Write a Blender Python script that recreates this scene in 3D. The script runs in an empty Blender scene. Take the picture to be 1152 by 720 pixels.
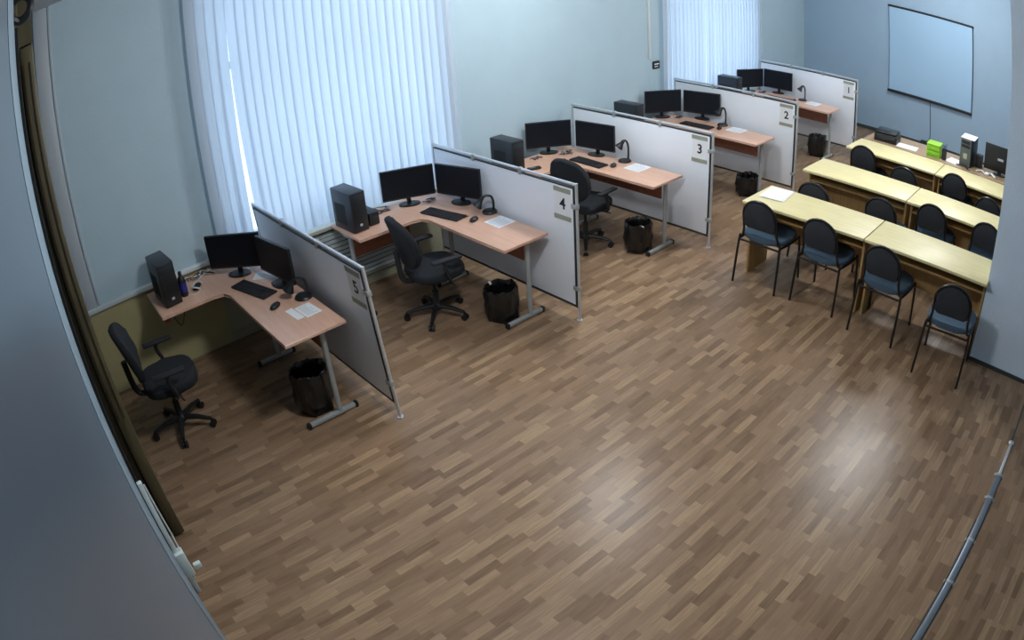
import bpy, bmesh, math, random
from mathutils import Matrix, Vector
random.seed(7)
PI = math.pi
SC = bpy.context.scene
COL = SC.collection

# ------------------------------------------------------------------ camera (a wide-angle surveillance lens)
CAM_C = (-0.42482, -5.57359, 3.03338)
CAM_R = (0.7367002, -0.6737312, -0.0579586)
CAM_U = (0.3472939, 0.3034210, 0.8873120)
CAM_F = (0.5802239, 0.6738116, -0.4575130)
cd = bpy.data.cameras.new('camera')
cam = bpy.data.objects.new('camera', cd)
COL.objects.link(cam)
cam.matrix_world = Matrix(((CAM_R[0], CAM_U[0], -CAM_F[0], CAM_C[0]), (CAM_R[1], CAM_U[1], -CAM_F[1], CAM_C[1]),
                           (CAM_R[2], CAM_U[2], -CAM_F[2], CAM_C[2]), (0, 0, 0, 1)))
cd.type = 'PANO'
cd.panorama_type = 'FISHEYE_LENS_POLYNOMIAL'
cd.fisheye_fov = PI
cd.fisheye_polynomial_k0 = 0.0
cd.fisheye_polynomial_k1 = -0.0398652081
cd.fisheye_polynomial_k2 = 8.6267094e-05
cd.fisheye_polynomial_k3 = -5.4113462e-07
cd.fisheye_polynomial_k4 = -6.8820694e-07
cd.sensor_fit = 'HORIZONTAL'
cd.sensor_width = 36.0
cd.sensor_height = 22.5
cd.shift_x = -12.91 / 1152
cd.shift_y = -42.93 / 720
cd.clip_start = 0.01
SC.camera = cam

# ------------------------------------------------------------------ light: daylight outside, ceiling fixtures inside
SC.view_settings.view_transform = 'Standard'
SC.view_settings.look = 'None'
SC.view_settings.exposure = 0.14
SC.view_settings.gamma = 1.0
SC.view_settings.use_curve_mapping = False
SKY_STRENGTH = 2.5
SKY_COLOR = (0.61, 0.725, 1.0)
CEILING_Z = 3.38
LAMPS = [  # x, y, watts
    (1.5, -3.3, 138), (4.25, -1.5, 112), (6.8, -3.5, 150), (9.3, -3.4, 155),
]
LAMP_COLOR = (0.95, 0.98, 1.0)
w = bpy.data.worlds.new('world')
SC.world = w
w.use_nodes = True
bg = w.node_tree.nodes['Background']
bg.inputs[0].default_value = (*SKY_COLOR, 1)
bg.inputs[1].default_value = SKY_STRENGTH
SC.cycles.use_denoising = True
SC.cycles.max_bounces = 8
SC.cycles.diffuse_bounces = 5
SC.cycles.sample_clamp_indirect = 6.0


# ------------------------------------------------------------------ materials
def lin(c):
    return tuple((v / 255 / 12.92) if v / 255 <= 0.04045 else ((v / 255 + 0.055) / 1.055) ** 2.4 for v in c)


def mat(name, rgb, rough=0.6, metal=0.0, noise=0.0, nscale=8.0, bump=0.0, bscale=200.0, spec=0.5):
    m = bpy.data.materials.new(name)
    m.use_nodes = True
    nt = m.node_tree
    b = nt.nodes['Principled BSDF']
    c = lin(rgb)
    b.inputs['Base Color'].default_value = (*c, 1)
    b.inputs['Roughness'].default_value = rough
    b.inputs['Metallic'].default_value = metal
    b.inputs['Specular IOR Level'].default_value = spec
    tc = nt.nodes.new('ShaderNodeTexCoord')
    if noise > 0:
        n = nt.nodes.new('ShaderNodeTexNoise')
        n.inputs['Scale'].default_value = nscale
        n.inputs['Detail'].default_value = 5
        nt.links.new(tc.outputs['Object'], n.inputs['Vector'])
        r = nt.nodes.new('ShaderNodeValToRGB')
        r.color_ramp.elements[0].position = 0.3
        r.color_ramp.elements[1].position = 0.7
        r.color_ramp.elements[0].color = (*[v * (1 - noise) for v in c], 1)
        r.color_ramp.elements[1].color = (*[min(1, v * (1 + noise)) for v in c], 1)
        nt.links.new(n.outputs['Fac'], r.inputs['Fac'])
        nt.links.new(r.outputs['Color'], b.inputs['Base Color'])
    if bump > 0:
        n2 = nt.nodes.new('ShaderNodeTexNoise')
        n2.inputs['Scale'].default_value = bscale
        nt.links.new(tc.outputs['Object'], n2.inputs['Vector'])
        bp = nt.nodes.new('ShaderNodeBump')
        bp.inputs['Strength'].default_value = bump
        bp.inputs['Distance'].default_value = 0.004
        nt.links.new(n2.outputs['Fac'], bp.inputs['Height'])
        nt.links.new(bp.outputs['Normal'], b.inputs['Normal'])
    return m


def wood(name, a, bcol, rough=0.45, stretch=(1, 14, 14), scale=2.0):
    m = mat(name, a, rough)
    nt = m.node_tree
    b = nt.nodes['Principled BSDF']
    tc = nt.nodes.new('ShaderNodeTexCoord')
    mp = nt.nodes.new('ShaderNodeMapping')
    mp.inputs['Scale'].default_value = stretch
    n = nt.nodes.new('ShaderNodeTexNoise')
    n.inputs['Scale'].default_value = scale
    n.inputs['Detail'].default_value = 6
    n.inputs['Distortion'].default_value = 0.6
    r = nt.nodes.new('ShaderNodeValToRGB')
    r.color_ramp.elements[0].position = 0.32
    r.color_ramp.elements[1].position = 0.68
    r.color_ramp.elements[0].color = (*lin(a), 1)
    r.color_ramp.elements[1].color = (*lin(bcol), 1)
    nt.links.new(tc.outputs['Object'], mp.inputs['Vector'])
    nt.links.new(mp.outputs['Vector'], n.inputs['Vector'])
    nt.links.new(n.outputs['Fac'], r.inputs['Fac'])
    nt.links.new(r.outputs['Color'], b.inputs['Base Color'])
    return m


def floor_material():
    """Laminate printed as small parquet strips running along X: each strip 52 mm wide, 0.235 m long, random end joints and tones."""
    m = bpy.data.materials.new('strip_laminate')
    m.use_nodes = True
    nt = m.node_tree
    L = nt.links
    b = nt.nodes['Principled BSDF']

    def mth(op, a, bb=None):
        n = nt.nodes.new('ShaderNodeMath')
        n.operation = op
        for i, v in enumerate((a, bb)):
            if v is None:
                continue
            if isinstance(v, (int, float)):
                n.inputs[i].default_value = v
            else:
                L.new(v, n.inputs[i])
        return n.outputs[0]
    tc = nt.nodes.new('ShaderNodeTexCoord')
    sp = nt.nodes.new('ShaderNodeSeparateXYZ')
    L.new(tc.outputs['Object'], sp.inputs[0])
    yr = mth('DIVIDE', sp.outputs['Y'], 0.052)
    row = mth('FLOOR', yr)
    wn = nt.nodes.new('ShaderNodeTexWhiteNoise')
    wn.noise_dimensions = '1D'
    L.new(row, wn.inputs['W'])
    xs = mth('ADD', mth('DIVIDE', sp.outputs['X'], 0.235), mth('MULTIPLY', wn.outputs['Value'], 7.0))
    colm = mth('FLOOR', xs)
    cv = nt.nodes.new('ShaderNodeCombineXYZ')
    L.new(row, cv.inputs[0])
    L.new(colm, cv.inputs[1])
    wn2 = nt.nodes.new('ShaderNodeTexWhiteNoise')
    wn2.noise_dimensions = '2D'
    L.new(cv.outputs[0], wn2.inputs['Vector'])
    # grain along X, different in every strip
    mp = nt.nodes.new('ShaderNodeMapping')
    mp.inputs['Scale'].default_value = (6, 70, 1)
    L.new(tc.outputs['Object'], mp.inputs['Vector'])
    ad = nt.nodes.new('ShaderNodeVectorMath')
    ad.operation = 'ADD'
    L.new(mp.outputs[0], ad.inputs[0])
    sc = nt.nodes.new('ShaderNodeVectorMath')
    sc.operation = 'SCALE'
    L.new(wn2.outputs['Color'], sc.inputs[0])
    sc.inputs['Scale'].default_value = 30
    L.new(sc.outputs[0], ad.inputs[1])
    gr = nt.nodes.new('ShaderNodeTexNoise')
    gr.inputs['Scale'].default_value = 1.0
    gr.inputs['Detail'].default_value = 4
    L.new(ad.outputs[0], gr.inputs['Vector'])
    big = nt.nodes.new('ShaderNodeTexNoise')
    big.inputs['Scale'].default_value = 1.3
    L.new(tc.outputs['Object'], big.inputs['Vector'])
    t = mth('ADD', mth('MULTIPLY', wn2.outputs['Value'], 0.50), mth('ADD', mth('MULTIPLY', gr.outputs['Fac'], 0.50), mth('MULTIPLY', big.outputs['Fac'], 0.14)))
    r = nt.nodes.new('ShaderNodeValToRGB')
    e = r.color_ramp.elements
    e[0].position, e[1].position = 0.12, 1.0
    e[0].color = (*lin(FLOOR_TONES[0]), 1)
    e[1].color = (*lin(FLOOR_TONES[3]), 1)
    for p, c in ((0.42, FLOOR_TONES[1]), (0.68, FLOOR_TONES[2])):
        x = e.new(p)
        x.color = (*lin(c), 1)
    L.new(t, r.inputs['Fac'])
    L.new(r.outputs['Color'], b.inputs['Base Color'])
    b.inputs['Roughness'].default_value = 0.31
    b.inputs['Specular IOR Level'].default_value = 0.26
    return m


FLOOR_TONES = [(92, 71, 54), (123, 99, 76), (139, 114, 91), (172, 146, 114)]


def slat_material():
    m = bpy.data.materials.new('blind_fabric')
    m.use_nodes = True
    nt = m.node_tree
    nt.nodes.clear()
    o = nt.nodes.new('ShaderNodeOutputMaterial')
    d = nt.nodes.new('ShaderNodeBsdfDiffuse')
    t = nt.nodes.new('ShaderNodeBsdfTranslucent')
    mx = nt.nodes.new('ShaderNodeMixShader')
    d.inputs[0].default_value = (0.62, 0.66, 0.72, 1)
    t.inputs[0].default_value = (0.80, 0.86, 0.93, 1)
    mx.inputs[0].default_value = 0.55
    nt.links.new(d.outputs[0], mx.inputs[1])
    nt.links.new(t.outputs[0], mx.inputs[2])
    nt.links.new(mx.outputs[0], o.inputs[0])
    return m


def glass_material():
    m = bpy.data.materials.new('window_glass')
    m.use_nodes = True
    nt = m.node_tree
    nt.nodes.clear()
    o = nt.nodes.new('ShaderNodeOutputMaterial')
    t = nt.nodes.new('ShaderNodeBsdfTransparent')
    t.inputs[0].default_value = (0.90, 0.97, 0.95, 1)
    g = nt.nodes.new('ShaderNodeBsdfGlossy')
    g.inputs['Roughness'].default_value = 0.03
    mx = nt.nodes.new('ShaderNodeMixShader')
    mx.inputs[0].default_value = 0.06
    nt.links.new(t.outputs[0], mx.inputs[1])
    nt.links.new(g.outputs[0], mx.inputs[2])
    nt.links.new(mx.outputs[0], o.inputs[0])
    return m


def emit_material(name, col, s):
    m = bpy.data.materials.new(name)
    m.use_nodes = True
    b = m.node_tree.nodes['Principled BSDF']
    b.inputs['Emission Color'].default_value = (*col, 1)
    b.inputs['Emission Strength'].default_value = s
    return m


M = {
    'floor': floor_material(),
    'wall': mat('wallpaper_grey', (172, 194, 205), 0.75, bump=0.5, bscale=60, noise=0.02, nscale=3),
    'far_wall': mat('wallpaper_blue_grey', (150, 174, 194), 0.75, bump=0.5, bscale=60, noise=0.02, nscale=3),
    'edge_band': mat('pale_grey_edge_band', (118, 136, 148), 0.5),
    'pier_wall': mat('wallpaper_pale_blue', (214, 230, 246), 0.7, bump=0.5, bscale=60, noise=0.03, nscale=3),
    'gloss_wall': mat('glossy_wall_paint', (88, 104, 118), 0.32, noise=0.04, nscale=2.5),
    'ceiling': mat('ceiling_white', (205, 208, 210), 0.9),
    'olive': mat('olive_wainscot_paint', (172, 163, 120), 0.55, noise=0.05, nscale=4),
    'cream': mat('cream_niche_paint', (160, 158, 136), 0.6),
    'rail': mat('white_rail', (205, 212, 214), 0.45),
    'casing': mat('white_casing', (170, 178, 184), 0.5),
    'brown': wood('brown_door_wood', (72, 66, 46), (90, 83, 58), 0.45, (18, 18, 1)),
    'dark_gap': mat('opening_shade', (20, 22, 22), 0.8),  # dark tone standing in for the shade of the opening
    'beech': wood('pink_beech_laminate', (208, 163, 139), (219, 178, 154), 0.33, (10, 1, 1), 3),
    'beech_dark': wood('brown_modesty_board', (120, 70, 48), (138, 84, 60), 0.5, (1, 10, 10), 3),
    'birch': wood('pale_birch_laminate', (218, 204, 152), (230, 218, 168), 0.42, (14, 1.2, 1), 3),
    'birch_shaded': wood('birch_shaded_board', (164, 130, 80), (182, 150, 98), 0.5, (10, 10, 1), 3),  # birch with the shade under the tabletops put into its colour
    'table_dark': mat('dark_brown_board', (58, 40, 28), 0.6),  # dark brown for the long table's panels and the door grooves
    'teacher': wood('worn_grey_beech_top', (142, 118, 92), (160, 136, 108), 0.5, (14, 1.2, 1), 3),
    'panel': mat('white_divider_panel', (234, 238, 245), 0.5),
    'metal': mat('grey_painted_metal', (168, 172, 172), 0.4, 0.3),
    'chrome': mat('brushed_metal_tube', (206, 210, 214), 0.3, 0.45),
    'dark_metal': mat('dark_edge_profile', (52, 54, 56), 0.5, 0.2),
    'strip': mat('grey_green_tape', (156, 158, 142), 0.6),
    'ink': mat('dark_ink', (28, 32, 46), 0.6),
    'paper': mat('white_paper', (238, 240, 242), 0.7),
    'print': mat('grey_print', (176, 186, 200), 0.7),
    'black': mat('black_plastic', (22, 24, 27), 0.42),
    'black_matte': mat('black_matte_plastic', (26, 27, 30), 0.65),
    'screen': mat('dark_screen_glass', (13, 20, 29), 0.42, spec=0.25),
    'case': mat('black_pc_case', (34, 40, 48), 0.38),
    'key': mat('black_keycaps', (40, 38, 42), 0.5),
    'fabric': mat('black_chair_fabric', (20, 24, 30), 0.9, bump=0.4, bscale=400),
    'seat_fabric': mat('blue_grey_seat_fabric', (68, 90, 108), 0.85, bump=0.4, bscale=400),
    'back_fabric': mat('grey_chair_back_fabric', (44, 48, 54), 0.85, bump=0.4, bscale=400),
    'tube': mat('black_tube', (24, 22, 22), 0.35),
    'bag': mat('black_bag_film', (8, 8, 10), 0.3, spec=0.7),
    'bin': mat('black_bin_plastic', (14, 14, 16), 0.5),
    'slat': slat_material(),
    'glass': glass_material(),
    'frame': mat('white_window_frame', (214, 224, 226), 0.4),
    'radiator': mat('grey_radiator_paint', (172, 182, 182), 0.45),
    'rad_gap': mat('radiator_gap_shade', (104, 112, 114), 0.7),  # darker grey that paints the shade between the radiator slats
    'sill': mat('stone_window_sill', (186, 184, 172), 0.5, noise=0.06, nscale=12),
    'lime': mat('lime_green_plastic', (150, 205, 40), 0.4),
    'lime_dark': mat('lime_green_shadow_plastic', (120, 180, 40), 0.45),  # darker copy of the lime, shade put into the drawer colour
    'silver': mat('silver_pc_front', (92, 100, 100), 0.4, 0.4),
    'screen_cloth': mat('projection_cloth', (156, 188, 214), 0.7),  # white cloth with the daylight's blue tint put into its colour
    'cable_grey': mat('grey_cable', (96, 98, 100), 0.5),
    'cable_black': mat('black_cable', (22, 22, 24), 0.5),
    'cable_white': mat('white_cable', (225, 226, 224), 0.5),
    'blue': mat('blue_label', (34, 38, 120), 0.4),
    'strip_metal': mat('aluminium_floor_strip', (132, 142, 152), 0.35, 0.7),
    'duct': mat('white_duct_plastic', (214, 226, 224), 0.4),
    'skirt_dark': mat('dark_skirting', (56, 60, 60), 0.6),
    'chrome_head': mat('shiny_lamp_reflector', (200, 205, 210), 0.2, 0.9),
    'lamp': emit_material('lamp_diffuser', LAMP_COLOR, 3.0),
}


# ------------------------------------------------------------------ mesh helpers
class B:
    def __init__(self):
        self.bm = bmesh.new()

    def _xf(self, vs, mtx):
        if mtx is not None:
            for v in vs:
                v.co = mtx @ v.co

    def box(self, lo, hi, bev=0.0, seg=2, mtx=None):
        g = bmesh.ops.create_cube(self.bm, size=1.0)
        vs = g['verts']
        for v in vs:
            v.co = Vector([(lo[i] + hi[i]) / 2 + v.co[i] * (hi[i] - lo[i]) for i in range(3)])
        if bev > 0:
            es = list({e for v in vs for e in v.link_edges})
            r = bmesh.ops.bevel(self.bm, geom=es, offset=bev, segments=seg, profile=0.5, affect='EDGES', clamp_overlap=True)
            vs = list({v for f in r['faces'] for v in f.verts} | {v for v in vs if v.is_valid})
        self._xf(vs, mtx)
        return self

    def ring(self, c, r, ax, n, up=None):
        ax = Vector(ax).normalized()
        a = ax.orthogonal().normalized() if up is None else up
        b = ax.cross(a)
        return [self.bm.verts.new(Vector(c) + r * (math.cos(2 * PI * i / n) * a + math.sin(2 * PI * i / n) * b)) for i in range(n)]

    def tube(self, pts, r, n=8, cap=True, closed=False):
        pts = [Vector(p) for p in pts]
        rs = r if isinstance(r, (list, tuple)) else [r] * len(pts)
        rings = []
        up = None
        N = len(pts)
        for i, p in enumerate(pts):
            if closed:
                t = pts[(i + 1) % N] - pts[i - 1]
            else:
                t = (pts[min(i + 1, N - 1)] - pts[max(i - 1, 0)])
            t.normalize()
            if up is None:
                up = t.orthogonal().normalized()
            up = (up - t * up.dot(t))
            if up.length < 1e-6:
                up = t.orthogonal()
            up.normalize()
            rings.append(self.ring(p, rs[i], t, n, up.copy()))
        m = N if closed else N - 1
        for i in range(m):
            a, b = rings[i], rings[(i + 1) % N]
            for k in range(n):
                self.bm.faces.new((a[k], a[(k + 1) % n], b[(k + 1) % n], b[k]))
        if cap and not closed:
            self.bm.faces.new(list(reversed(rings[0])))
            self.bm.faces.new(rings[-1])
        return self

    def lathe(self, prof, c=(0, 0, 0), n=20, wob=0.0, mtx=None):
        rings = []
        vs = []
        for (r, z) in prof:
            if r < 1e-6:
                v = self.bm.verts.new(Vector(c) + Vector((0, 0, z)))
                rings.append([v] * n)
                vs.append(v)
            else:
                rg = []
                for k in range(n):
                    rr = r * (1 + wob * random.uniform(-1, 1))
                    v = self.bm.verts.new(Vector(c) + Vector((rr * math.cos(2 * PI * k / n), rr * math.sin(2 * PI * k / n), z + wob * 0.06 * random.uniform(-1, 1))))
                    rg.append(v)
                    vs.append(v)
                rings.append(rg)
        for a, b in zip(rings, rings[1:]):
            for k in range(n):
                q = []
                for v in (a[k], a[(k + 1) % n], b[(k + 1) % n], b[k]):
                    if v not in q:
                        q.append(v)
                if len(q) >= 3:
                    try:
                        self.bm.faces.new(q)
                    except ValueError:
                        pass
        self._xf(vs, mtx)
        return self

    def prism(self, poly, z0, z1, bev=0.0, seg=2, mtx=None):
        lo = [self.bm.verts.new((x, y, z0)) for x, y in poly]
        hi = [self.bm.verts.new((x, y, z1)) for x, y in poly]
        n = len(poly)
        fs = [self.bm.faces.new(list(reversed(lo))), self.bm.faces.new(hi)]
        for i in range(n):
            fs.append(self.bm.faces.new((lo[i], lo[(i + 1) % n], hi[(i + 1) % n], hi[i])))
        vs = lo + hi
        if bev > 0:
            es = list(fs[0].edges) + list(fs[1].edges)
            r = bmesh.ops.bevel(self.bm, geom=es, offset=bev, segments=seg, profile=0.5, affect='EDGES', clamp_overlap=True)
            vs = list({v for f in r['faces'] for v in f.verts} | {v for v in vs if v.is_valid})
        self._xf(vs, mtx)
        return self

    def sphere(self, c, r, sx=1, sy=1, sz=1, u=16, v=10):
        g = bmesh.ops.create_uvsphere(self.bm, u_segments=u, v_segments=v, radius=r)
        for q in g['verts']:
            q.co = Vector((q.co.x * sx + c[0], q.co.y * sy + c[1], q.co.z * sz + c[2]))
        return self


def link(name, data, parent=None):
    o = bpy.data.objects.new(name, data)
    COL.objects.link(o)
    if parent is not None:
        o.parent = parent
    return o


def part(name, b, m, parent=None, label=None, kind=None):
    me = bpy.data.meshes.new(name)
    bmesh.ops.recalc_face_normals(b.bm, faces=b.bm.faces)
    b.bm.to_mesh(me)
    b.bm.free()
    me.materials.append(M[m])
    me.polygons.foreach_set('use_smooth', [True] * len(me.polygons))
    me.set_sharp_from_angle(angle=math.radians(32))
    o = link(name, me, parent)
    if label:
        o['label'] = label
    if kind:
        o['kind'] = kind
    return o


def struct(name, b, m, parent=None, label=None):
    o = part(name, b, m, parent)
    if parent is None:
        o['kind'] = 'structure'
        if label:
            o['label'] = label
            o['category'] = name.split('_')[0]
    return o


def thing(name, label, cat, loc=(0, 0, 0), rz=0.0, group=None, ry=0.0):
    o = link(name, None)
    o.location = loc
    o.rotation_euler = (0, ry, rz)
    return tag(o, label, cat, group)


def tag(o, label, cat, group=None):
    o['label'] = label
    o['category'] = cat
    o['kind'] = 'thing'
    if group:
        o['group'] = group
    return o


def dup(root, loc, rz, label, group=None):
    r = root.copy()
    COL.objects.link(r)
    r.location = loc
    r.rotation_euler = (0, 0, rz)
    r['label'] = label
    if group:
        r['group'] = group
    for ch in list(root.children):
        c = ch.copy()
        COL.objects.link(c)
        c.parent = r
        for g in list(ch.children):
            d = g.copy()
            COL.objects.link(d)
            d.parent = c
    return r


def text_mesh(name, s, size, m, parent, mtx, depth=0.0008):
    cu = bpy.data.curves.new('glyph', 'FONT')
    cu.body = s
    cu.size = size
    cu.extrude = depth
    cu.offset = size * 0.018
    cu.align_x = 'CENTER'
    cu.align_y = 'CENTER'
    tmp = bpy.data.objects.new('glyph', cu)
    COL.objects.link(tmp)
    dg = bpy.context.evaluated_depsgraph_get()
    dg.update()
    me = bpy.data.meshes.new_from_object(tmp.evaluated_get(dg))
    bpy.data.objects.remove(tmp)
    bpy.data.curves.remove(cu)
    me.transform(mtx)
    me.materials.clear()
    me.materials.append(M[m])
    return link(name, me, parent)


def superellipse(w, h, n=24, p=2.6):
    out = []
    for i in range(n):
        a = 2 * PI * i / n
        c, s = math.cos(a), math.sin(a)
        out.append((w / 2 * math.copysign(abs(c) ** (2 / p), c), h / 2 * math.copysign(abs(s) ** (2 / p), s)))
    return out


def bez(p, n=10):
    """Catmull-Rom through the points."""
    P = [Vector(q) for q in p]
    P = [2 * P[0] - P[1]] + P + [2 * P[-1] - P[-2]]
    out = []
    for i in range(1, len(P) - 2):
        a, b, c, d = P[i - 1:i + 3]
        for k in range(n):
            t = k / n
            out.append(0.5 * ((2 * b) + (c - a) * t + (2 * a - 5 * b + 4 * c - d) * t * t + (3 * b - a - 3 * c + d) * t ** 3))
    out.append(P[-2])
    return out


# ------------------------------------------------------------------ the room
XL, XF, YB = -0.62, 11.30, -7.6
b = B().box((XL, YB, -0.1), (XF + 0.2, 0.4, 0.0))
struct('floor', b, 'floor', label='brown strip parquet laminate floor of the whole room')
b = B().box((XL - 0.2, YB, CEILING_Z), (XF + 0.2, 0.4, CEILING_Z + 0.1))
struct('ceiling', b, 'ceiling')

W1 = (1.18, 3.50, 0.74, 3.2)
W2 = (7.05, 9.42, 0.74, 3.2)
b = B()
ZT = CEILING_Z
for x0, x1 in ((XL - 0.2, W1[0]), (W1[1], W2[0]), (W2[1], XF + 0.2)):
    b.box((x0, 0, 0), (x1, 0.42, ZT))
for W in (W1, W2):
    b.box((W[0], 0, 0), (W[1], 0.42, W[2] - 0.04))
    b.box((W[0], 0, W[3]), (W[1], 0.42, ZT))
struct('wall_window', b, 'wall', label='pale grey papered wall with the two tall windows')
b = B().box((XF, YB, 0), (XF + 0.2, 0.0, ZT))
struct('wall_far', b, 'far_wall', label='blue grey far wall behind the projection screen')
b = B().box((4.94, YB, 0), (5.16, -4.98, ZT))
struct('wall_right', b, 'pier_wall', label='pale blue wall standing at the right ends of the exam tables')
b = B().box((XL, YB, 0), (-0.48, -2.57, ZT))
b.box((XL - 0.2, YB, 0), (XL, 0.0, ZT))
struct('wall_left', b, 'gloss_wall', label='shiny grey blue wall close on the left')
b = B().box((XL - 0.2, YB - 0.2, 0), (XF + 0.2, YB, ZT))
struct('wall_back', b, 'wall')

# windows with frames and panes
for i, W in enumerate((W1, W2)):
    x0, x1, z0, z1 = W
    b = B()
    t = 0.06
    y0, y1 = 0.24, 0.30
    b.box((x0, y0, z0), (x0 + t, y1, z1)).box((x1 - t, y0, z0), (x1, y1, z1))
    b.box((x0 + t, y0, z0), (x1 - t, y1, z0 + t)).box((x0 + t, y0, z1 - t), (x1 - t, y1, z1))
    for f in (0.26, 0.62):
        xm = x0 + (x1 - x0) * f
        b.box((xm - 0.035, y0, z0 + t), (xm + 0.035, y1, z1 - t))
    b.box((x0 + t, y0 + 0.01, z0 + 1.55), (x1 - t, y1 - 0.01, z0 + 1.62))
    fr = struct('window_%d' % (i + 1), b, 'frame', label=('near' if i == 0 else 'far') + ' white framed window behind the vertical blinds')
    g = B().box((x0 + t, 0.268, z0 + t), (x1 - t, 0.272, z1 - t))
    part('pane', g, 'glass', fr)
    b = B().box((x0 - 0.05, -0.10, z0 - 0.04), (x1 + 0.05, 0.24, z0 - 0.005), 0.006)
    o = struct('trim_%d' % (i + 1), b, 'sill')
    o['label'] = 'stone window sill under the %s window' % ('near' if i == 0 else 'far')

# wainscot and its white rail on the left of the near window
b = B().box((XL, -0.012, 0.0), (0.96, 0.0, 0.785))
struct('trim_3', b, 'olive', label='olive painted lower wall behind the desk numbered 5')
b = B().box((-0.34, -0.042, 0.775), (0.96, 0.0, 0.818), 0.006)
struct('trim_4', b, 'rail', label='white rail on top of the olive lower wall')
b = B().box((0.96, -0.008, 0.0), (3.75, 0.0, 0.70))
struct('trim_5', b, 'cream', label='cream painted niche below the near window')
b = B().box((0.96, -0.016, 0.0), (6.9, -0.008, 0.09))
struct('baseboard_window', b, 'cream')
b = B().box((XF - 0.012, YB, 0), (XF, 0.0, 0.06))
struct('baseboard_far', b, 'skirt_dark')
b = B().box((4.93, YB, 0), (4.94, -4.98, 0.035))
b.box((4.93, -4.98, 0), (5.16, -4.97, 0.035))
struct('baseboard_right', b, 'skirt_dark')
# white casing at the left end of the window wall
b = B().box((-0.335, -0.03, 0.818), (-0.20, 0.0, ZT), 0.006)
b.box((-0.19, -0.014, 0.815), (-0.165, 0.0, ZT), 0.004)
struct('trim_6', b, 'casing', label='white vertical casing at the left end of the window wall')

# brown door standing open at the left
b = B().box((-0.405, -2.04, 0.012), (-0.318, -1.15, 3.09), 0.012, 2)
for v in b.bm.verts:
    v.co.x -= 0.018 * v.co.z          # the leaf hangs slightly out of plumb
dr = struct('door_1', b, 'brown', label='tall brown wooden door standing open edge on at the left')
b = B()
for xx in (-0.385, -0.345):
    b.box((xx - 0.003, -2.046, 0.95), (xx + 0.003, -2.038, 3.0))
for v in b.bm.verts:
    v.co.x -= 0.018 * v.co.z
part('groove_molding', b, 'table_dark', dr)
b = B().box((-0.47, -2.0, 0.0), (-0.406, -1.2, ZT), 0.008)
b.box((-0.406, -1.95, 3.10), (-0.318, -1.2, ZT))
for v in b.bm.verts:
    v.co.x -= 0.018 * v.co.z
struct('trim_7', b, 'brown', label='brown door frame behind the open door')
b = B().box((-0.478, -2.3, 0.0), (-0.462, -1.6, 3.2))  # dark strip painted in where the opening beside the door is shaded
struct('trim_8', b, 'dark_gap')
# lighter edge strip where the near left wall ends
b = B().box((-0.50, -3.70, 0.0), (-0.476, -2.565, ZT), 0.004)
struct('trim_9', b, 'edge_band', label='pale vertical edge strip at the end of the left wall')


# ------------------------------------------------------------------ ceiling fixtures
def ceiling_lamp():
    t = thing('ceiling_lamp', 'long white ceiling light fitting', 'ceiling light', group='ceiling light fittings')
    bb = B().box((-0.62, -0.16, -0.06), (0.62, 0.16, 0.0), 0.01)
    part('housing', bb, 'rail', t)
    bb = B().box((-0.59, -0.13, -0.068), (0.59, 0.13, -0.058))
    part('diffuser', bb, 'lamp', t)
    return t


cl = ceiling_lamp()
for i, (x, y, watts) in enumerate(LAMPS):
    o = cl if i == 0 else dup(cl, (x, y, CEILING_Z), 0, cl['label'], cl['group'])
    o.location = (x, y, CEILING_Z)
    ld = bpy.data.lights.new('tube_light', 'POINT')
    ld.shadow_soft_size = 0.2
    ld.energy = watts
    ld.color = LAMP_COLOR
    lo = link('tube_light', ld)
    lo.location = (x, y, CEILING_Z - 0.14)


# ------------------------------------------------------------------ vertical blinds
def blinds(x0, x1, z0, gap, label, seed, y=-0.055):
    rnd = random.Random(seed)
    t = thing('vertical_blind', label, 'blinds', (0, 0, 0), group=None)
    bb = B().box((x0, y - 0.03, 3.28), (x1, y + 0.03, 3.33), 0.004)
    part('head_rail', bb, 'rail', t)
    bb = B()
    wd = 0.108
    x = x0 + 0.05
    n = 0
    while x < x1:
        a = rnd.uniform(0.04, 0.24)
        zb = z0 + rnd.uniform(-0.004, 0.012)
        sway = rnd.uniform(-0.012, 0.012)
        if gap and abs(x - gap) < 0.0445:
            sway = -0.04
        elif gap and 0 < x - gap < 0.14:
            sway = 0.035
        c = math.cos(a) * wd / 2
        s = math.sin(a) * wd / 2 * 0.62
        # a shallow C-shaped slat
        cols = []
        for k in range(5):
            u = -1 + k / 2
            bow = 0.012 * (1 - u * u)
            px, py = x + u * c + bow * math.sin(a), y + u * s - bow * math.cos(a)
            cols.append((bb.bm.verts.new((px, py, 3.28)), bb.bm.verts.new((px + sway * 0.4, py, 2.0)), bb.bm.verts.new((px + sway, py, zb))))
        for p, q in zip(cols, cols[1:]):
            for k in range(2):
                bb.bm.faces.new((p[k], q[k], q[k + 1], p[k + 1]))
        x += 0.089
        n += 1
    part('slats', bb, 'slat', t)
    bb = B().tube([(x1 - 0.06, y - 0.05, 3.25), (x1 - 0.06, y - 0.055, 1.3)], 0.003, 6)
    part('pull_cord', bb, 'cable_white', t)
    return t


blinds(1.04, 3.60, 0.757, 1.355, 'wide white vertical blind glowing over the near window beside desk 5', 3, -0.075)
blinds(6.92, 9.50, 0.757, None, 'white vertical blind over the far window behind desk 2', 9)

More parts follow.
